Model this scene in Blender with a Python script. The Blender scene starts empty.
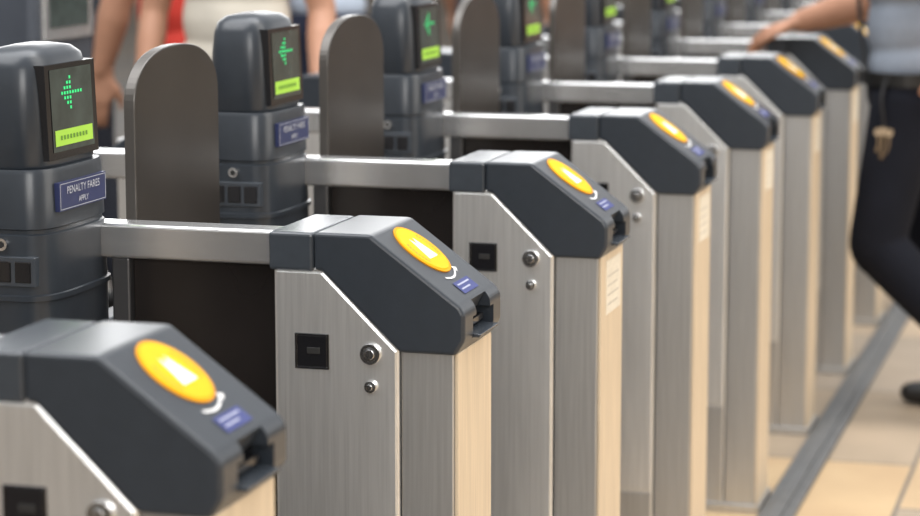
import bpy, bmesh, math, random
from mathutils import Vector, Matrix
random.seed(4)
scene = bpy.context.scene
COL = scene.collection
scene.view_settings.view_transform = 'Standard'

# ------------------------------------------------------------------ materials
def new_mat(name):
    m = bpy.data.materials.new(name); m.use_nodes = True
    nt = m.node_tree
    return m, nt, nt.nodes['Principled BSDF']

def simple(name, col, rough=0.5, metal=0.0, noise=0.08, scale=12, emit=None, es=0, spec=0.5, stretch=(1,1,1), bump=0.0):
    m, nt, b = new_mat(name)
    tc = nt.nodes.new('ShaderNodeTexCoord'); mp = nt.nodes.new('ShaderNodeMapping')
    mp.inputs['Scale'].default_value = stretch
    nz = nt.nodes.new('ShaderNodeTexNoise'); nz.inputs['Scale'].default_value = scale
    nz.inputs['Detail'].default_value = 5
    rp = nt.nodes.new('ShaderNodeValToRGB')
    lo = [max(0, c*(1-noise)) for c in col]; hi = [min(1, c*(1+noise)) for c in col]
    rp.color_ramp.elements[0].position = .3; rp.color_ramp.elements[1].position = .7
    rp.color_ramp.elements[0].color = (*lo, 1); rp.color_ramp.elements[1].color = (*hi, 1)
    nt.links.new(tc.outputs['Object'], mp.inputs[0]); nt.links.new(mp.outputs[0], nz.inputs['Vector'])
    nt.links.new(nz.outputs['Fac'], rp.inputs[0]); nt.links.new(rp.outputs[0], b.inputs['Base Color'])
    b.inputs['Roughness'].default_value = rough; b.inputs['Metallic'].default_value = metal
    b.inputs['Specular IOR Level'].default_value = spec
    if bump > 0:
        bp = nt.nodes.new('ShaderNodeBump'); bp.inputs['Strength'].default_value = bump
        bp.inputs['Distance'].default_value = .002
        nt.links.new(nz.outputs['Fac'], bp.inputs['Height']); nt.links.new(bp.outputs[0], b.inputs['Normal'])
    if emit:
        b.inputs['Emission Color'].default_value = (*emit, 1); b.inputs['Emission Strength'].default_value = es
    return m

M_PLASTIC = simple('dark_grey_plastic', (.030, .037, .047), .30, 0, .06, 60, bump=.04, spec=.55)
M_PLASTIC_L = simple('grey_plastic_lid', (.044, .053, .065), .26, 0, .06, 60, bump=.04, spec=.7)
M_STEEL = simple('brushed_steel', (.90, .90, .89), .30, .82, .08, 14, stretch=(18, 18, .5), bump=.04)
M_STEEL_D = simple('dull_brushed_steel', (.56, .56, .555), .36, .85, .08, 14, stretch=(18, 18, .5), bump=.04)
M_RAIL = simple('rail_steel', (.86, .86, .86), .26, .9, .06, 10, stretch=(.5, 12, 12))
M_WARM_REFL = simple('steel_warm_reflection', (.68, .555, .40), .42, .1, .10, 9, stretch=(16, 16, .7))  # warm floor reflection on the steel, painted into the base colour
M_BLACK = simple('black_glass', (.012, .012, .014), .15, 0, .1, 10)
M_TINT = simple('tinted_dark_panel', (.018, .015, .014), .18, 0, .2, 4)
M_PADDLE = simple('brown_smoked_paddle', (.028, .025, .023), .32, 0, .28, 5, spec=.4)
M_PEDGE = simple('paddle_edge', (.12, .11, .10), .35, .3, .1, 5)
M_YEL = simple('yellow_reader', (.80, .46, .008), .5, 0, .05, 20, spec=.12)
M_YRING = simple('orange_ring', (.78, .33, .006), .5, 0, .05, 20, spec=.12)
M_WHITE = simple('white_marking', (.90, .90, .89), .5, 0, .03, 20)
M_BLUE = simple('blue_notice', (.026, .036, .11), .4, 0, .08, 20)
M_NOTE = simple('paper_notice', (.78, .72, .60), .6, 0, .1, 90)
M_CHROME = simple('lock_chrome', (.7, .7, .7), .2, 1, .04, 20)
M_DARKHOLE = simple('lock_core', (.05, .05, .05), .4, .5, .04, 20)
M_LED = simple('green_led', (.02, .4, .12), .5, 0, .02, 5, emit=(.04, .8, .25), es=.7)
M_LIME = simple('lime_bar', (.28, .50, .05), .5, 0, .05, 25, emit=(.42, .72, .06), es=.32)
M_SCRBG = simple('screen_glass', (.05, .065, .06), .15, 0, .2, 30)

# ------------------------------------------------------------------ helpers
def finish(name, bm, mats, parent=None, bevel=0, smooth=False, seg=2, angle=35):
    bmesh.ops.recalc_face_normals(bm, faces=bm.faces)
    me = bpy.data.meshes.new(name); bm.to_mesh(me); bm.free()
    if not isinstance(mats, (list, tuple)): mats = [mats]
    for m in mats: me.materials.append(m)
    ob = bpy.data.objects.new(name, me); COL.objects.link(ob)
    if parent: ob.parent = parent
    if smooth:
        for p in me.polygons: p.use_smooth = True
    if bevel:
        md = ob.modifiers.new('bevel', 'BEVEL'); md.width = bevel; md.segments = seg
        md.limit_method = 'ANGLE'; md.angle_limit = math.radians(angle); md.harden_normals = False
    return ob

def add_box(bm, x0, x1, y0, y1, z0, z1, mi=0):
    vs = [bm.verts.new((x, y, z)) for z in (z0, z1) for x, y in ((x0, y0), (x1, y0), (x1, y1), (x0, y1))]
    fs = [(0, 3, 2, 1), (4, 5, 6, 7), (0, 1, 5, 4), (1, 2, 6, 5), (2, 3, 7, 6), (3, 0, 4, 7)]
    for f in fs:
        fc = bm.faces.new([vs[i] for i in f]); fc.material_index = mi
    return vs

def add_prism(bm, prof, y0, y1, mi=0):
    a = [bm.verts.new((x, y0, z)) for x, z in prof]; b = [bm.verts.new((x, y1, z)) for x, z in prof]
    n = len(prof)
    fs = [bm.faces.new(a), bm.faces.new(b[::-1])]
    for i in range(n):
        fs.append(bm.faces.new([a[i], b[i], b[(i+1) % n], a[(i+1) % n]]))
    for f in fs: f.material_index = mi

def add_cyl(bm, c, axis, r, h, seg=28, mi=0, r2=None):
    axis = Vector(axis).normalized()
    rot = axis.to_track_quat('Z', 'Y').to_matrix().to_4x4()
    mat = Matrix.Translation(Vector(c)) @ rot
    res = bmesh.ops.create_cone(bm, cap_ends=True, segments=seg, radius1=r, radius2=r if r2 is None else r2, depth=h, matrix=mat)
    fs = set()
    for v in res['verts']:
        for f in v.link_faces: fs.add(f)
    for f in fs: f.material_index = mi

def text_into(bm, body, size, mi, xf):
    cu = bpy.data.curves.new('t', 'FONT'); cu.body = body; cu.size = size
    cu.align_x = 'CENTER'; cu.align_y = 'CENTER'; cu.fill_mode = 'FRONT'
    ob = bpy.data.objects.new('t', cu); COL.objects.link(ob)
    dg = bpy.context.evaluated_depsgraph_get(); dg.update()
    me = bpy.data.meshes.new_from_object(ob.evaluated_get(dg))
    vs = []
    for v in me.vertices: vs.append(bm.verts.new(xf(v.co.x, v.co.y)))
    for p in me.polygons:
        try:
            f = bm.faces.new([vs[i] for i in p.vertices]); f.material_index = mi
        except ValueError: pass
    bpy.data.objects.remove(ob); bpy.data.curves.remove(cu); bpy.data.meshes.remove(me)

def empty(name, loc):
    e = bpy.data.objects.new(name, None); e.empty_display_size = .1; e.location = loc
    COL.objects.link(e); return e

# ------------------------------------------------------------------ one ticket gate
GX = -1.0              # world x of gate origin
SP = 0.861             # pitch of the row
Y0 = 2.216
RISE = .022            # plinth height
gate = empty('ticket_gate', (GX, Y0, RISE))
gate['category'] = 'ticket gate'
gate['label'] = 'steel ticket gate with dark grey hood and yellow card reader'
gate['group'] = 'row of ticket gates'
L = lambda x: x - GX
W = .09

# cabinet body
bm = bmesh.new()
add_prism(bm, [(L(-1.130), -.02), (L(-.952), -.02), (L(-.952), .868), (L(-1.060), .972), (L(-1.130), .972)], -W+.004, W-.004)
cab = finish('steel_cabinet', bm, M_STEEL, gate, bevel=.003)
bm = bmesh.new()
add_box(bm, L(-1.126), L(-.956), -W+.0015, -W+.006, .002, .238)
kick = finish('kick_plate', bm, M_STEEL_D, cab, bevel=.001)
bm = bmesh.new()
add_prism(bm, [(L(-1.126), .244), (L(-.956), .244), (L(-.956), .862), (L(-1.061), .965), (L(-1.126), .965)], -W+.0005, -W+.006)
side = finish('side_panel', bm, M_STEEL, cab, bevel=.0012)
bm = bmesh.new()
cx, cz, h = L(-1.075), .857, .0215
for a, b, c, d in ((-h-.003, -h, -h-.003, h+.003), (h, h+.003, -h-.003, h+.003), (-h, h, -h-.003, -h), (-h, h, h, h+.003)):
    add_box(bm, cx+a, cx+b, -W-.001, -W+.004, cz+c, cz+d, 0)
add_box(bm, cx-h, cx+h, -W-.0002, -W+.004, cz-h, cz+h, 0)
add_box(bm, cx-h+.014, cx+h-.010, -W-.0008, -W+.002, cz-h+.018, cz+h-.016, 1)
win = finish('sensor_window', bm, [M_BLACK, M_DARKHOLE], cab, bevel=.0008)
for r, z in ((.0145, .858), (.0085, .813)):
    bm = bmesh.new()
    add_cyl(bm, (L(-.991), -W, z), (0, -1, 0), r, .010, 28, 0)
    add_cyl(bm, (L(-.991), -W-.005, z), (0, -1, 0), r*.72, .004, 24, 1, r*.6)
    add_cyl(bm, (L(-.991), -W-.0065, z), (0, -1, 0), r*.5, .004, 20, 0)
    add_box(bm, L(-.991)-r*.08, L(-.991)+r*.08, -W-.0092, -W-.006, z-r*.35, z+r*.35, 1)
    finish('lock', bm, [M_CHROME, M_DARKHOLE], cab, bevel=.0008)

# end column
bm = bmesh.new()
add_box(bm, L(-.950), L(-.875), -W+.004, W-.004, -.02, .868)
colm = finish('end_column', bm, M_STEEL_D, gate, bevel=.003)
bm = bmesh.new()
add_box(bm, L(-.875), L(-.870), -W+.005, W-.008, 0.0, .864)
endp = finish('end_panel', bm, M_WARM_REFL, colm, bevel=.0015)
endp['label'] = 'steel end panel, warm floor reflection painted in cream'
bm = bmesh.new()
add_box(bm, L(-.870), L(-.8688), -.05, .06, .76, .852)
for i in range(4):
    add_box(bm, L(-.8688), L(-.8685), -.040, .035+.008*(i % 2), .775+.016*i, .778+.016*i, 1)
note = finish('paper_notice', bm, [M_NOTE, simple('faint_print', (.55, .50, .42), .6)], colm)
bm = bmesh.new()
add_box(bm, L(-1.14), L(-.862), -W-.004, W+.004, -RISE, 0)
plinth = finish('base_plate', bm, M_STEEL_D, gate, bevel=.002)

# hood
HW = W+.003
bm = bmesh.new()
prof = [(L(-1.070), .968), (L(-1.070), 1.020), (L(-.990), 1.020), (L(-.866), .929), (L(-.859), .918), (L(-.859), .882), (L(-.872), .862), (L(-.950), .862), (L(-1.060), .968)]
add_prism(bm, prof, -HW, HW)
hood0 = finish('hood_tmp', bm, M_PLASTIC, None, bevel=.005, seg=3, angle=12)
bm = bmesh.new(); add_box(bm, L(-.890), L(-.80), -.052, .052, .879, .909)
cut = finish('cut', bm, M_BLACK, None)
bm = bmesh.new(); add_prism(bm, [(L(-.880), .905), (L(-.80), .905), (L(-.80), .96), (L(-.850), .96)], -.035, .035)
cut2 = finish('cut2', bm, M_BLACK, None)
for c in (cut, cut2):
    md = hood0.modifiers.new('b', 'BOOLEAN'); md.operation = 'DIFFERENCE'; md.object = c; md.solver = 'EXACT'
dg = bpy.context.evaluated_depsgraph_get(); dg.update()
me = bpy.data.meshes.new_from_object(hood0.evaluated_get(dg)); me.name = 'reader_hood'
hood = bpy.data.objects.new('reader_hood', me); COL.objects.link(hood); hood.parent = gate
for o in (hood0, cut, cut2): bpy.data.objects.remove(o)
bm = bmesh.new(); add_box(bm, L(-1.136), L(-1.0715), -HW+.002, HW-.002, .966, 1.019)
finish('hood_lid', bm, M_PLASTIC_L, hood, bevel=.005, seg=3)
bm = bmesh.new()
add_box(bm, L(-.889), L(-.883), -.052, .052, .880, .908, 0)
add_box(bm, L(-.883), L(-.870), -.040, .040, .890, .899, 0)
add_prism(bm, [(L(-.889), .8792), (L(-.852), .8792), (L(-.849), .884), (L(-.889), .886)], -.046, .046, 1)
finish('ticket_slot', bm, [M_BLACK, M_PLASTIC_L], hood, bevel=.0012)

sl = Vector((.124, 0, -.091)).normalized()
SD = sl; SN = Vector((-sl.z, 0, sl.x)); S0 = Vector((L(-.990), 0, 1.020))
def sp(s, y, hh): return S0 + SD*s + Vector((0, y, 0)) + SN*hh
bm = bmesh.new()
sc = .054
add_cyl(bm, sp(sc, 0, .0006), SN, .0475, .0024, 64, 1)
add_cyl(bm, sp(sc, 0, .0020), SN, .0440, .0016, 64, 0, .0425)
hz = .0031
pts = [(.019, -.017), (.019, .019), (-.022, .007), (-.008, -.001), (-.022, -.008)]
vs = [bm.verts.new(sp(sc+a, b, hz)) for a, b in pts]
f = bm.faces.new([vs[0], vs[1], vs[3]]); f.material_index = 2
f = bm.faces.new([vs[1], vs[2], vs[3]]); f.material_index = 2
f = bm.faces.new([vs[0], vs[3], vs[4]]); f.material_index = 2
for k in range(40):
    a0 = 2*math.pi*k/40; a1 = a0+2*math.pi/40*.55
    if not (0.9 < a0 < 2.2 or 4.1 < a0 < 5.4): continue
    q = [(.033, a0), (.0355, a0), (.0355, a1), (.033, a1)]
    v4 = [bm.verts.new(sp(sc+r*math.cos(t), r*math.sin(t), hz)) for r, t in q]
    f = bm.faces.new(v4); f.material_index = 3
disc = finish('card_reader', bm, [M_YEL, M_YRING, M_WHITE, M_DARKHOLE], hood)
disc['label'] = 'round golden yellow card reader pad with white symbol'
bm = bmesh.new()
prev = None
N = 14
for k in range(N+1):
    t = k/N; y = -.034+.058*t; s = .108+.007*math.sin(t*math.pi) - .006*t
    w = .0016
    a = bm.verts.new(sp(s-w, y, .0008)); b = bm.verts.new(sp(s+w, y, .0008))
    if prev: bm.faces.new([prev[0], a, b, prev[1]])
    prev = (a, b)
bm.faces.new([bm.verts.new(sp(.096, .022, .0008)), bm.verts.new(sp(.108, .024, .0008)), bm.verts.new(sp(.101, .035, .0008))])
finish('arrow_marking', bm, M_WHITE, hood)
bm = bmesh.new()
def lab(s0, s1, y0, y1, hh, mi):
    v = [bm.verts.new(sp(s, y, hh)) for s, y in ((s0, y0), (s0, y1), (s1, y1), (s1, y0))]
    f = bm.faces.new(v); f.material_index = mi
lab(.120, .142, -.034, .034, .0008, 0)
for i in range(2):
    lab(.125+.008*i, .1275+.008*i, -.027, .025-.014*(i % 2), .0012, 1)
M_WTXT = simple('pale_print', (.40, .42, .55), .5)
finish('instruction_label', bm, [simple('violet_blue_label', (.05, .062, .20), .45, spec=.25), M_WTXT], hood)

# handrail
bm = bmesh.new()
add_box(bm, L(-1.132), L(-1.90), .028, .078, .952, 1.002)
rail = finish('handrail', bm, M_RAIL, gate, bevel=.005, seg=3)
bm = bmesh.new()
add_box(bm, L(-1.395), L(-1.132), .045, .060, .12, .952)
finish('tinted_panel', bm, M_TINT, gate, bevel=.002)
bm = bmesh.new()
add_box(bm, L(-1.425), L(-1.397), .035, .070, -RISE, .952)
finish('panel_post', bm, simple('dark_post_steel', (.14, .14, .145), .35, .7, .1, 14), gate, bevel=.003)

# tower
def ring(bm, cx, cy, z, hx, hy, n=40, e=4.0):
    out = []
    for k in range(n):
        t = 2*math.pi*(k+.5)/n
        c, s = math.cos(t), math.sin(t)
        x = math.copysign(abs(c)**(2/e), c)*hx; y = math.copysign(abs(s)**(2/e), s)*hy
        out.append(bm.verts.new((cx+x, cy+y, z)))
    return out
def loft(bm, cx, cy, prof, e=4.0):
    prev = None; n = 40
    for z, hx, hy in prof:
        r = ring(bm, cx, cy, z, hx, hy, n, e)
        if prev:
            for i in range(n): bm.faces.new([prev[i], prev[(i+1) % n], r[(i+1) % n], r[i]])
        else: bm.faces.new(r[::-1])
        prev = r
    bm.faces.new(prev)
TX, TY = L(-1.503), -.034
bm = bmesh.new()
loft(bm, TX, TY, [(-RISE, .071, .120), (.915, .069, .117), (.916, .073, .121), (.923, .073, .121), (.924, .069, .117),
                  (1.006, .067, .114), (1.008, .064, .111), (1.013, .064, .111), (1.015, .067, .114),
                  (1.089, .065, .111), (1.096, .063, .108)])
tower = finish('display_tower', bm, M_PLASTIC, gate, smooth=True)
tower['label'] = 'dark grey tower with rounded display head'
md = tower.modifiers.new('es', 'EDGE_SPLIT'); md.split_angle = math.radians(40)
bm = bmesh.new()
loft(bm, TX-.003, TY, [(1.094, .057, .102), (1.100, .059, .105), (1.20, .055, .099), (1.232, .052, .095), (1.248, .047, .088), (1.258, .036, .072), (1.263, .016, .035)], 3.6)
head = finish('display_head', bm, M_PLASTIC, tower, smooth=True)
bm = bmesh.new()
fx = TX+.0565
add_prism(bm, [(fx-.02, 1.106), (fx+.001, 1.106), (fx-.004, 1.237), (fx-.02, 1.237)], TY-.080, TY+.080, 0)
def scr(y0, y1, z0, z1, off, mi):
    z0 -= .006; z1 -= .006
    def xx(z): return fx+.001-.005*(z-1.106)/.131+off
    v = [bm.verts.new((xx(z), TY+y, z)) for y, z in ((y0, z0), (y1, z0), (y1, z1), (y0, z1))]
    f = bm.faces.new(v); f.material_index = mi
scr(-.066, .066, 1.122, 1.236, .0008, 1)
scr(-.060, .060, 1.130, 1.152, .0016, 2)
arrow = ["00010000", "00110000", "01110000", "11111111", "01110000", "00110000", "00010000"]
for r, row in enumerate(arrow):
    for c, ch in enumerate(row):
        if ch == '1':
            y = -.034+c*.0086; z = 1.225-r*.0070
            scr(y, y+.0052, z-.0042, z, .0016, 3)
for k in range(9):
    y = -.045+k*.010
    scr(y, y+.006, 1.138, 1.144, .0022, 4)
M_DG = simple('dark_green_print', (.12, .28, .03), .5)
ds = finish('display_screen', bm, [M_BLACK, M_SCRBG, M_LIME, M_LED, M_DG], tower)
ds['label'] = 'black display with green dotted arrow and lime bar'
bm = bmesh.new()
px = TX+.0690
add_box(bm, px-.02, px, TY-.076, TY+.076, 1.036, 1.076, 0)
text_into(bm, 'PENALTY FARES', .0150, 1, lambda u, v: (px+.0008, TY+u, 1.063+v))
text_into(bm, 'APPLY', .0115, 1, lambda u, v: (px+.0008, TY+u, 1.047+v))
for z0, z1, y0, y1 in ((1.0380, 1.0388, -.074, .074), (1.0732, 1.0740, -.074, .074), (1.0380, 1.0740, -.074, -.0728), (1.0380, 1.0740, .0728, .074)):
    v = [bm.verts.new((px+.0006, TY+y, z)) for y, z in ((y0, z0), (y1, z0), (y1, z1), (y0, z1))]
    bm.faces.new(v).material_index = 1
pl = finish('notice_plate', bm, [M_BLUE, simple('plate_lettering', (.55, .57, .62), .5)], tower)
pl['label'] = 'blue plate lettered PENALTY FARES'
yn = TY-.117
bm = bmesh.new()
add_box(bm, TX-.045, TX+.05, yn-.002, yn+.02, .936, .978, 1)
for k in range(3):
    x = TX-.040+k*.030
    add_box(bm, x, x+.024, yn-.0035, yn+.01, .942, .972, 0)
finish('sensor_strip', bm, [M_BLACK, M_PLASTIC_L], tower, bevel=.0015)
bm = bmesh.new()
add_cyl(bm, (TX, yn+.002, .994), (0, -1, 0), .0085, .008, 24, 0)
add_cyl(bm, (TX, yn-.002, .994), (0, -1, 0), .005, .002, 6, 1)
finish('screw', bm, [M_CHROME, M_DARKHOLE], tower)

# paddle
bm = bmesh.new()
pc, hw, ph, zt, zb = .320, .165, .085, 1.240, .22
outl = []
for k in range(33):
    t = math.pi*k/32
    c, s = math.cos(t), math.sin(t)
    outl.append((pc+math.copysign(abs(c)**(2/2.3), c)*hw, zt-ph+abs(s)**(2/2.3)*ph))
outl += [(pc-hw, zb), (pc+hw, zb)]
x0, x1 = L(-1.455), L(-1.437)
a = [bm.verts.new((x0, y, z)) for y, z in outl]; b = [bm.verts.new((x1, y, z)) for y, z in outl]
bm.faces.new(a).material_index = 0; bm.faces.new(b[::-1]).material_index = 0
for i in range(len(outl)):
    j = (i+1) % len(outl); bm.faces.new([a[i], b[i], b[j], a[j]]).material_index = 1
pad = finish('gate_paddle', bm, [M_PADDLE, M_PEDGE], gate, bevel=.002)
pad['label'] = 'dark brown smoked rounded-top gate paddle'
for z0, z1 in ((.35, .42), (.78, .85)):
    bm = bmesh.new()
    add_box(bm, L(-1.50), L(-1.457), TY+.09, pc-hw+.05, z0, z1)
    finish('paddle_hinge', bm, M_PLASTIC, pad, bevel=.004)

# rear cabinet
bm = bmesh.new()
add_box(bm, L(-2.14), L(-1.89), -W+.004, W-.004, -RISE, .94)
rear = finish('rear_cabinet', bm, M_STEEL, gate, bevel=.003)
bm = bmesh.new()
mir = [(L(-1.885), .935), (L(-1.885), 1.016), (L(-2.02), 1.016), (L(-2.15), .921), (L(-2.15), .862), (L(-2.07), .862), (L(-1.96), .935)]
add_prism(bm, mir, -W-.003, W+.003)
finish('rear_hood', bm, M_PLASTIC, rear, bevel=.006, seg=3, angle=20)

# ---- copies
def tree(o):
    out = [o]
    for c in o.children: out += tree(c)
    return out
parts = tree(gate)
NG = 13
for n in range(1, NG):
    mp = {}
    for o in parts:
        c = o.copy(); mp[o] = c
        COL.objects.link(c)
    for o in parts:
        if o.parent and o.parent in mp: mp[o].parent = mp[o.parent]
    mp[gate].location = (GX, Y0+SP*n, RISE)
for o in list(bpy.data.objects):
    if o.name in ('paper_notice', 'paper_notice.001'):
        bpy.data.objects.remove(o)

# ------------------------------------------------------------------ floor and hall
bm = bmesh.new()
add_box(bm, -16, 12, -8, 36, -.1, 0)
m, nt, b = new_mat('stone_floor')
tc = nt.nodes.new('ShaderNodeTexCoord'); mp = nt.nodes.new('ShaderNodeMapping')
mp.inputs['Rotation'].default_value = (0, 0, math.radians(90)); mp.inputs['Location'].default_value = (.32, .1, 0)
br = nt.nodes.new('ShaderNodeTexBrick')
br.inputs['Scale'].default_value = 1.0; br.inputs['Brick Width'].default_value = .9; br.inputs['Row Height'].default_value = .45
br.inputs['Mortar Size'].default_value = .006; br.inputs['Color1'].default_value = (.56, .40, .235, 1); br.inputs['Color2'].default_value = (.32, .28, .24, 1)
br.inputs['Mortar'].default_value = (.20, .17, .14, 1); br.inputs['Bias'].default_value = -.25
nz = nt.nodes.new('ShaderNodeTexNoise'); nz.inputs['Scale'].default_value = 3; nz.inputs['Detail'].default_value = 8
mx = nt.nodes.new('ShaderNodeMixRGB'); mx.blend_type = 'OVERLAY'; mx.inputs[0].default_value = .35
nt.links.new(tc.outputs['Object'], mp.inputs[0]); nt.links.new(mp.outputs[0], br.inputs['Vector']); nt.links.new(tc.outputs['Object'], nz.inputs['Vector'])
nt.links.new(br.outputs['Color'], mx.inputs[1]); nt.links.new(nz.outputs['Fac'], mx.inputs[2])
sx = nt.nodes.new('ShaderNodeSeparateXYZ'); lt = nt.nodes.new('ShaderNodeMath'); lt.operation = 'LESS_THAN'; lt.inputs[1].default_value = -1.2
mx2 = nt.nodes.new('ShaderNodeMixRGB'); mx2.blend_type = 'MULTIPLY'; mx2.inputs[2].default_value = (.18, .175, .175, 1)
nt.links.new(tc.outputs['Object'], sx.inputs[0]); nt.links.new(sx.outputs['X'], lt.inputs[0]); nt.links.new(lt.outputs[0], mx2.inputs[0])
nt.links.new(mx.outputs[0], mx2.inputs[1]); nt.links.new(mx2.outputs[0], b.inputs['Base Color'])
b.inputs['Roughness'].default_value = .5; b.inputs['Specular IOR Level'].default_value = .3
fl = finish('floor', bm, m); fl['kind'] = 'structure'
M_WALL = simple('pale_stone_wall', (.55, .52, .47), .7, 0, .1, 3)
for nm, c in (('wall_far', (-16.2, 12.2, 36, 36.2)), ('wall_near', (-16.2, 12.2, -8.2, -8)), ('wall_left', (-16.2, -16, -8, 36)), ('wall_right', (12, 12.2, -8, 36))):
    bm = bmesh.new(); add_box(bm, *c, -.1, 4.5)
    wo = finish(nm, bm, M_WALL); wo['kind'] = 'structure'
bm = bmesh.new()
add_box(bm, -.858, -.775, 1.2, 14, 0, .014)
add_box(bm, -.835, -.800, 1.2, 14, .014, .022)
tr = finish('trim_1', bm, simple('dark_track_steel', (.20, .205, .21), .5, .6, .1, 20), bevel=.003); tr['kind'] = 'structure'

# ------------------------------------------------------------------ people
def limb(bm, p0, p1, r0, r1, seg=18):
    p0, p1 = Vector(p0), Vector(p1); d = p1-p0
    if d.length > 1e-5:
        rot = d.to_track_quat('Z', 'Y').to_matrix().to_4x4()
        bmesh.ops.create_cone(bm, cap_ends=True, segments=seg, radius1=r0, radius2=r1, depth=d.length, matrix=Matrix.Translation((p0+p1)/2) @ rot)
    for p, r in ((p0, r0), (p1, r1)):
        bmesh.ops.create_icosphere(bm, subdivisions=2, radius=r, matrix=Matrix.Translation(p))
def blob(bm, c, r, rot=0):
    bmesh.ops.create_icosphere(bm, subdivisions=3, radius=1, matrix=Matrix.Translation(Vector(c)) @ Matrix.Rotation(rot, 4, 'Y') @ Matrix.Diagonal((*r, 1)))
def remeshed(name, bm, mat, parent, vox=.007, sm=4, label=None):
    o = finish(name+'_t', bm, mat)
    md = o.modifiers.new('r', 'REMESH'); md.mode = 'VOXEL'; md.voxel_size = vox; md.use_smooth_shade = True
    md = o.modifiers.new('s', 'SMOOTH'); md.iterations = sm; md.factor = .5
    dg = bpy.context.evaluated_depsgraph_get(); dg.update()
    me = bpy.data.meshes.new_from_object(o.evaluated_get(dg)); me.name = name
    bpy.data.objects.remove(o)
    r = bpy.data.objects.new(name, me); COL.objects.link(r)
    for p in me.polygons: p.use_smooth = True
    if parent: r.parent = parent
    if label: r['label'] = label
    return r

M_SKIN = simple('skin', (.50, .26, .165), .5, 0, .06, 30)
M_EYE = simple('eye_white', (.8, .8, .78), .3)
M_IRIS = simple('iris', (.05, .035, .02), .3)
M_SHOE = simple('black_shoe', (.012, .012, .013), .35)

def hand(bm, wrist, palmdir, up, spread, curl, s=1.0, thumbside=1):
    w = Vector(wrist); d = Vector(palmdir).normalized(); u = Vector(up).normalized()
    r = d.cross(u).normalized()*thumbside
    for k in (-1, -.33, .33, 1):
        limb(bm, w+r*k*.018*s, w+d*.085*s+r*k*.030*s, .016*s, .012*s)
    lens = [.070, .078, .073, .058]; off = [.030, .010, -.011, -.030]
    for ln, o in zip(lens, off):
        b0 = w+d*.085*s+r*o*s
        dd = (d+r*o*spread*6).normalized()
        ang = curl; p = b0
        for j, f in enumerate((.45, .32, .23)):
            ang2 = ang*(j+1)
            v = dd*math.cos(ang2)-u*math.sin(ang2)
            q = p+v*ln*f*s
            limb(bm, p, q, (.0098-.0008*j)*s, (.0092-.0010*j)*s, 10); p = q
    t0 = w+d*.022*s+r*.022*s; t1 = t0+(d*.6+r*.75-u*.2).normalized()*.038*s
    t2 = t1+(d*.9+r*.35-u*.25).normalized()*.030*s; t3 = t2+(d+r*.05-u*.3).normalized()*.024*s
    limb(bm, t0, t1, .015*s, .0115*s, 10); limb(bm, t1, t2, .0115*s, .010*s, 10); limb(bm, t2, t3, .010*s, .008*s, 10)

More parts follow.
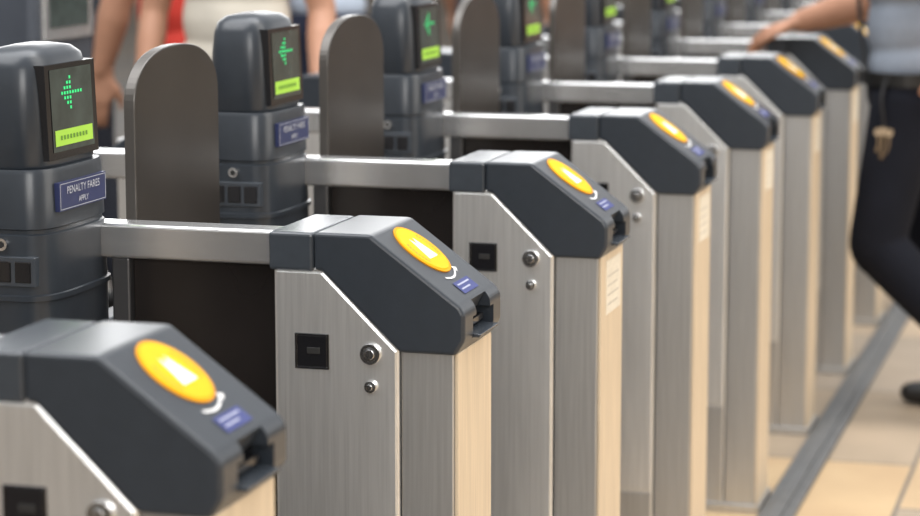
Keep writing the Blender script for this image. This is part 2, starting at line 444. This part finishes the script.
def person(label, loc, rot, J, shirt, trousers, hair, vox=.007, sleeve=.85, arm=1.0):
    P = {k: Vector(v) for k, v in J.items() if not k.startswith('hand')}
    e = empty('person', loc); e.rotation_euler = (0, 0, rot)
    e['label'] = label; e['category'] = 'person'
    bm = bmesh.new()
    pel, ch, nk, hd = P['pelvis'], P['chest'], P['neck'], P['head']
    mid = pel.lerp(ch, .5)
    blob(bm, pel, (.105, .155, .12)); blob(bm, mid, (.095, .14, .15)); blob(bm, ch, (.11, .165, .17))
    limb(bm, P['shl'], P['shr'], .055, .055)
    limb(bm, ch+Vector((0, 0, .1)), nk, .07, .056); limb(bm, nk, hd-Vector((-.0, 0, .05)), .056, .054)
    blob(bm, hd, (.095, .075, .108)); blob(bm, hd+Vector((.03, 0, -.06)), (.062, .055, .062))
    limb(bm, hd+Vector((.094, 0, .012)), hd+Vector((.112, 0, -.024)), .009, .014, 10)
    blob(bm, hd+Vector((.088, 0, -.064)), (.012, .026, .007)); blob(bm, hd+Vector((.086, 0, -.076)), (.012, .022, .007))
    blob(bm, hd+Vector((.078, 0, -.104)), (.02, .024, .016)); blob(bm, hd+Vector((.083, 0, .03)), (.018, .052, .010))
    for s in (-1, 1): blob(bm, hd+Vector((-.005, s*.078, -.008)), (.018, .010, .030))
    for s, sh, el, wr in ((1, 'shl', 'ell', 'wrl'), (-1, 'shr', 'elr', 'wrr')):
        limb(bm, P[sh], P[el], .052, .043*arm)
        m = P[el].lerp(P[wr], .3)
        limb(bm, P[el], m, .041*arm, .044*arm); limb(bm, m, P[wr], .044*arm, .028*arm)
        hp = J['hand'+('l' if s > 0 else 'r')]
        hand(bm, P[wr], hp[0], hp[1], hp[2], hp[3], arm, hp[4])
    for hp_, kn, an in (('hpl', 'knl', 'anl'), ('hpr', 'knr', 'anr')):
        limb(bm, P[hp_], P[kn], .078, .055); m = P[kn].lerp(P[an], .3)
        limb(bm, P[kn], m, .055, .054); limb(bm, m, P[an], .054, .036)
    body = remeshed('body', bm, M_SKIN, e, vox)
    bm = bmesh.new()
    for s in (-1, 1):
        bmesh.ops.create_icosphere(bm, subdivisions=2, radius=.0125, matrix=Matrix.Translation(hd+Vector((.077, s*.031, .008))))
    n0 = len(bm.faces)
    for s in (-1, 1):
        bmesh.ops.create_icosphere(bm, subdivisions=2, radius=.006, matrix=Matrix.Translation(hd+Vector((.0865, s*.031, .008))))
    for i, f in enumerate(bm.faces): f.material_index = 1 if i >= n0 else 0
    finish('eyes', bm, [M_EYE, M_IRIS], e, smooth=True)
    bm = bmesh.new()
    blob(bm, hd+Vector((-.014, 0, .022)), (.098, .083, .106)); blob(bm, hd+Vector((-.035, 0, -.03)), (.07, .076, .07))
    bmesh.ops.delete(bm, geom=[f for f in bm.faces if (f.calc_center_median()-hd).x > .045 and (f.calc_center_median()-hd).z < .055], context='FACES')
    bmesh.ops.holes_fill(bm, edges=bm.edges)
    finish('hair', bm, simple('hair', hair, .6, 0, .3, 80), e, smooth=True)
    bm = bmesh.new()
    blob(bm, pel+Vector((0, 0, .06)), (.122, .168, .10)); blob(bm, mid, (.118, .162, .16)); blob(bm, ch, (.128, .182, .18))
    limb(bm, P['shl'], P['shr'], .068, .068)
    limb(bm, ch+Vector((0, 0, .12)), nk-Vector((0, 0, .02)), .088, .066)
    for sh, el in (('shl', 'ell'), ('shr', 'elr')):
        limb(bm, P[sh], P[sh].lerp(P[el], sleeve), .068, .058)
    remeshed('shirt', bm, simple('shirt_cloth', shirt, .85, 0, .12, 7, bump=.4), e, max(vox, .008), 3)
    bm = bmesh.new()
    blob(bm, pel-Vector((0, 0, .01)), (.126, .172, .115))
    for hp_, kn, an in (('hpl', 'knl', 'anl'), ('hpr', 'knr', 'anr')):
        limb(bm, P[hp_], P[kn], .102, .080)
        m = P[kn].lerp(P[an], .3); limb(bm, P[kn], m, .080, .076); limb(bm, m, P[kn].lerp(P[an], .97), .076, .064)
    remeshed('trousers', bm, simple('trouser_cloth', trousers, .9, 0, .25, 6, bump=.5, spec=.2), e, max(vox, .008), 3)
    for an, to in (('anl', 'tol'), ('anr', 'tor')):
        a, t = P[an], P[to]; d = (t-a)
        bm = bmesh.new()
        heel = a+Vector((-.035, 0, -.045)) if d.x > .1 else a+Vector((-.05, 0, -.01))
        limb(bm, heel, heel.lerp(t, .55), .038, .042); limb(bm, heel.lerp(t, .55), t, .044, .032); limb(bm, a, heel.lerp(t, .3), .042, .040)
        for v in bm.verts:
            if v.co.z < .004: v.co.z = .004
        remeshed('shoe', bm, M_SHOE, e, .007, 2)
    return e, P

MX, MY = -.545, 6.85
J = dict(pelvis=(.105, .02, .94), chest=(.125, .01, 1.28), neck=(.14, .01, 1.50), head=(.175, .01, 1.65),
         shl=(.135, .185, 1.42), shr=(.145, -.175, 1.42), ell=(-.02, .31, 1.16), wrl=(-.02, .22, .99),
         elr=(.24, -.285, 1.170), wrr=(.480, -.395, 1.095),
         handl=((.10, -.35, -.7), (-.1, .9, -.2), .15, .25, 1),
         handr=((.82, -.24, -.26), (.24, 0, .95), .12, .38, -1),
         hpl=(.105, .11, .91), hpr=(.10, -.08, .91), knl=(.175, .15, .50), anl=(-.13, .20, .21), tol=(-.09, .20, .035),
         knr=(.04, -.10, .50), anr=(-.12, -.08, .09), tor=(.09, -.08, .034))
man, P = person('man in pale grey shirt and black trousers leaning on a gate', (MX, MY, 0), math.pi, J, (.22, .25, .30), (.007, .008, .013), (.05, .03, .02), vox=.0055, sleeve=.8, arm=1.25)
bm = bmesh.new()
for k in range(48):
    a = 2*math.pi*k/48; b2 = 2*math.pi*(k+1)/48
    q = [(a, .950), (b2, .950), (b2, .988), (a, .988)]
    bm.faces.new([bm.verts.new((.105+.134*math.cos(t), .02+.181*math.sin(t), z)) for t, z in q])
bmesh.ops.remove_doubles(bm, verts=bm.verts, dist=1e-4)
bl = finish('belt', bm, simple('black_belt', (.01, .01, .01), .4), man)
md = bl.modifiers.new('s', 'SOLIDIFY'); md.thickness = .005; md.offset = 1
def tube_curve(name, pts, r, mat, parent):
    cu = bpy.data.curves.new(name, 'CURVE'); cu.dimensions = '3D'; cu.bevel_depth = r; cu.bevel_resolution = 3
    s = cu.splines.new('NURBS'); s.points.add(len(pts)-1); s.use_endpoint_u = True; s.order_u = 3
    for p, q in zip(s.points, pts): p.co = (*q, 1)
    o = bpy.data.objects.new(name, cu); COL.objects.link(o); cu.materials.append(mat)
    dg = bpy.context.evaluated_depsgraph_get(); dg.update()
    me = bpy.data.meshes.new_from_object(o.evaluated_get(dg)); bpy.data.objects.remove(o)
    r_ = bpy.data.objects.new(name, me); COL.objects.link(r_); r_.parent = parent
    return r_
M_CORD = simple('black_cord', (.01, .01, .012), .6)
tube_curve('key_cord', [(.155, .19, .97), (.17, .215, .93), (.16, .215, .87), (.155, .21, .83)], .005, M_CORD, man)
tube_curve('lanyard', [(.185, .10, 1.43), (.255, .10, 1.31), (.247, .09, 1.13), (.22, .13, .99)], .006, M_CORD, man)
bm = bmesh.new()
for i, (dx, dz, ln) in enumerate(((-.012, 0, .06), (.004, .004, .075), (.016, .002, .055))):
    x = .155+dx; y = .214+.004*i; z = .825+dz
    add_cyl(bm, (x, y, z), (0, 1, .2), .012, .003, 16)
    add_box(bm, x-.003, x+.003, y-.0012, y+.0012, z-ln, z)
    add_box(bm, x, x+.008, y-.0012, y+.0012, z-ln, z-ln+.012)
finish('keys', bm, simple('key_metal', (.30, .22, .14), .35, .8), man)

def standing(**kw):
    d = dict(pelvis=(0, 0, .95), chest=(.01, 0, 1.28), neck=(.01, 0, 1.50), head=(.035, 0, 1.64),
             shl=(0, .18, 1.42), shr=(0, -.18, 1.42), ell=(-.02, .25, 1.14), wrl=(.10, .26, .90), elr=(-.02, -.25, 1.14), wrr=(.06, -.27, .89),
             handl=((.2, 0, -1), (0, 1, 0), .1, .2, -1), handr=((.2, 0, -1), (0, -1, 0), .1, .2, 1),
             hpl=(0, .09, .91), hpr=(0, -.09, .91), knl=(.08, .10, .50), anl=(.02, .11, .09), tol=(.20, .12, .034),
             knr=(-.02, -.10, .50), anr=(-.16, -.11, .10), tor=(.03, -.12, .034))
    d.update(kw); return d
DK = (.02, .022, .03)
person('person in red top and dark trousers walking past', (-2.92, 6.92, 0), math.radians(184),
       standing(ell=(.10, .27, 1.17), wrl=(.16, .26, .95)), (.60, .045, .03), DK, (.06, .04, .02), vox=.009, sleeve=.30, arm=1.15)
person('person in cream top with both arms lowered', (-2.58, 6.55, 0), math.radians(280),
       standing(), (.66, .61, .52), (.04, .04, .05), (.12, .07, .03), vox=.009, sleeve=.35)
person('person in pale blue shirt standing behind the gates', (-3.3, 9.4, 0), math.radians(120), standing(), (.50, .57, .68), (.03, .035, .06), (.03, .02, .02), vox=.009, sleeve=.4)
person('person in dark jacket and dark trousers', (-3.6, 7.55, 0), math.radians(170), standing(), (.03, .035, .045), DK, (.03, .02, .02), vox=.009, sleeve=.97)
person('person in navy coat and grey trousers', (-3.55, 8.75, 0), math.radians(300), standing(), (.02, .03, .06), (.06, .06, .07), (.10, .05, .02), vox=.009, sleeve=.97)
person('person in black coat with grey jeans', (-3.0, 10.9, 0), math.radians(80), standing(), (.015, .015, .02), (.05, .06, .08), (.03, .02, .02), vox=.009, sleeve=.97)

tm = empty('ticket_machine', (-2.80, 5.52, 0)); tm['category'] = 'ticket machine'; tm['label'] = 'grey metal ticket machine with framed screen panel'
bm = bmesh.new(); add_box(bm, -.16, .16, -.17, .17, 0, 1.45)
finish('machine_body', bm, simple('machine_grey', (.07, .08, .10), .4, .2), tm, bevel=.02)
bm = bmesh.new(); add_box(bm, .16, .172, -.14, .14, 1.12, 1.36); add_box(bm, .172, .176, -.11, .11, 1.15, 1.33, 1)
finish('screen_panel', bm, [M_RAIL, M_SCRBG], tm, bevel=.002)

# ------------------------------------------------------------------ light
w = bpy.data.worlds.new('World'); scene.world = w; w.use_nodes = True
nt = w.node_tree; bg = nt.nodes['Background']
tc = nt.nodes.new('ShaderNodeTexCoord'); sx = nt.nodes.new('ShaderNodeSeparateXYZ'); rp = nt.nodes.new('ShaderNodeValToRGB')
rp.color_ramp.elements[0].position = .0; rp.color_ramp.elements[0].color = (.38, .36, .335, 1)
rp.color_ramp.elements[1].position = 1; rp.color_ramp.elements[1].color = (.97, .98, 1, 1)
e2 = rp.color_ramp.elements.new(.5); e2.color = (.55, .55, .545, 1)
mr = nt.nodes.new('ShaderNodeMapRange'); mr.inputs[1].default_value = -1; mr.inputs[2].default_value = 1
nt.links.new(tc.outputs['Generated'], sx.inputs[0]); nt.links.new(sx.outputs['Z'], mr.inputs[0]); nt.links.new(mr.outputs[0], rp.inputs[0]); nt.links.new(rp.outputs[0], bg.inputs[0])
# added glow shaped for hood-top reflections, low above the horizon and towards -X
mr2 = nt.nodes.new('ShaderNodeMapRange'); mr2.interpolation_type = 'SMOOTHSTEP'
mr2.inputs[1].default_value = .40; mr2.inputs[2].default_value = .90
mz = nt.nodes.new('ShaderNodeMapRange'); mz.interpolation_type = 'SMOOTHSTEP'
mz.inputs[1].default_value = .17; mz.inputs[2].default_value = .32; mz.inputs[3].default_value = 1; mz.inputs[4].default_value = 0.0
mxx = nt.nodes.new('ShaderNodeMapRange'); mxx.interpolation_type = 'SMOOTHSTEP'
mxx.inputs[1].default_value = -.22; mxx.inputs[2].default_value = 0; mxx.inputs[3].default_value = 1; mxx.inputs[4].default_value = 0.12
mu1 = nt.nodes.new('ShaderNodeMath'); mu1.operation = 'MULTIPLY'; mu2 = nt.nodes.new('ShaderNodeMath'); mu2.operation = 'MULTIPLY'
ma = nt.nodes.new('ShaderNodeMath'); ma.operation = 'MULTIPLY_ADD'; ma.inputs[1].default_value = 11.0; ma.inputs[2].default_value = .92
nt.links.new(sx.outputs['Y'], mr2.inputs[0]); nt.links.new(sx.outputs['Z'], mz.inputs[0]); nt.links.new(sx.outputs['X'], mxx.inputs[0])
nt.links.new(mr2.outputs[0], mu1.inputs[0]); nt.links.new(mz.outputs[0], mu1.inputs[1])
nt.links.new(mu1.outputs[0], mu2.inputs[0]); nt.links.new(mxx.outputs[0], mu2.inputs[1])
nt.links.new(mu2.outputs[0], ma.inputs[0]); nt.links.new(ma.outputs[0], bg.inputs[1])
def area(loc, target, size, sy, power, col):
    li = bpy.data.lights.new('area', 'AREA'); li.shape = 'RECTANGLE'; li.size = size; li.size_y = sy; li.energy = power; li.color = col
    o = bpy.data.objects.new('soft_area_lamp', li); COL.objects.link(o); o.location = loc
    o.rotation_euler = (Vector(target)-Vector(loc)).to_track_quat('-Z', 'Y').to_euler()
area((4.5, 6, 5), (-1, 6, .6), 5, 12, 470, (1, .955, .89))
area((-2.2, 4, 6), (-1.5, 5, 0), 4, 9, 500, (.98, .985, 1))
area((1.0, -3, 3.2), (-1.2, 4, .8), 3, 2.2, 165, (1, .985, .965))  # added front fill from behind the camera, brightens the steel sides

# ------------------------------------------------------------------ camera
cd = bpy.data.cameras.new('Camera'); cam = bpy.data.objects.new('Camera', cd); COL.objects.link(cam)
cam.location = (0, 0, 1.503)
cam.rotation_euler = (math.radians(90-8.9), 0, math.radians(16.17))
cd.sensor_width = 36; cd.lens = 93.17
cd.dof.use_dof = True; cd.dof.focus_distance = 3.4; cd.dof.aperture_fstop = 4.2
scene.camera = cam
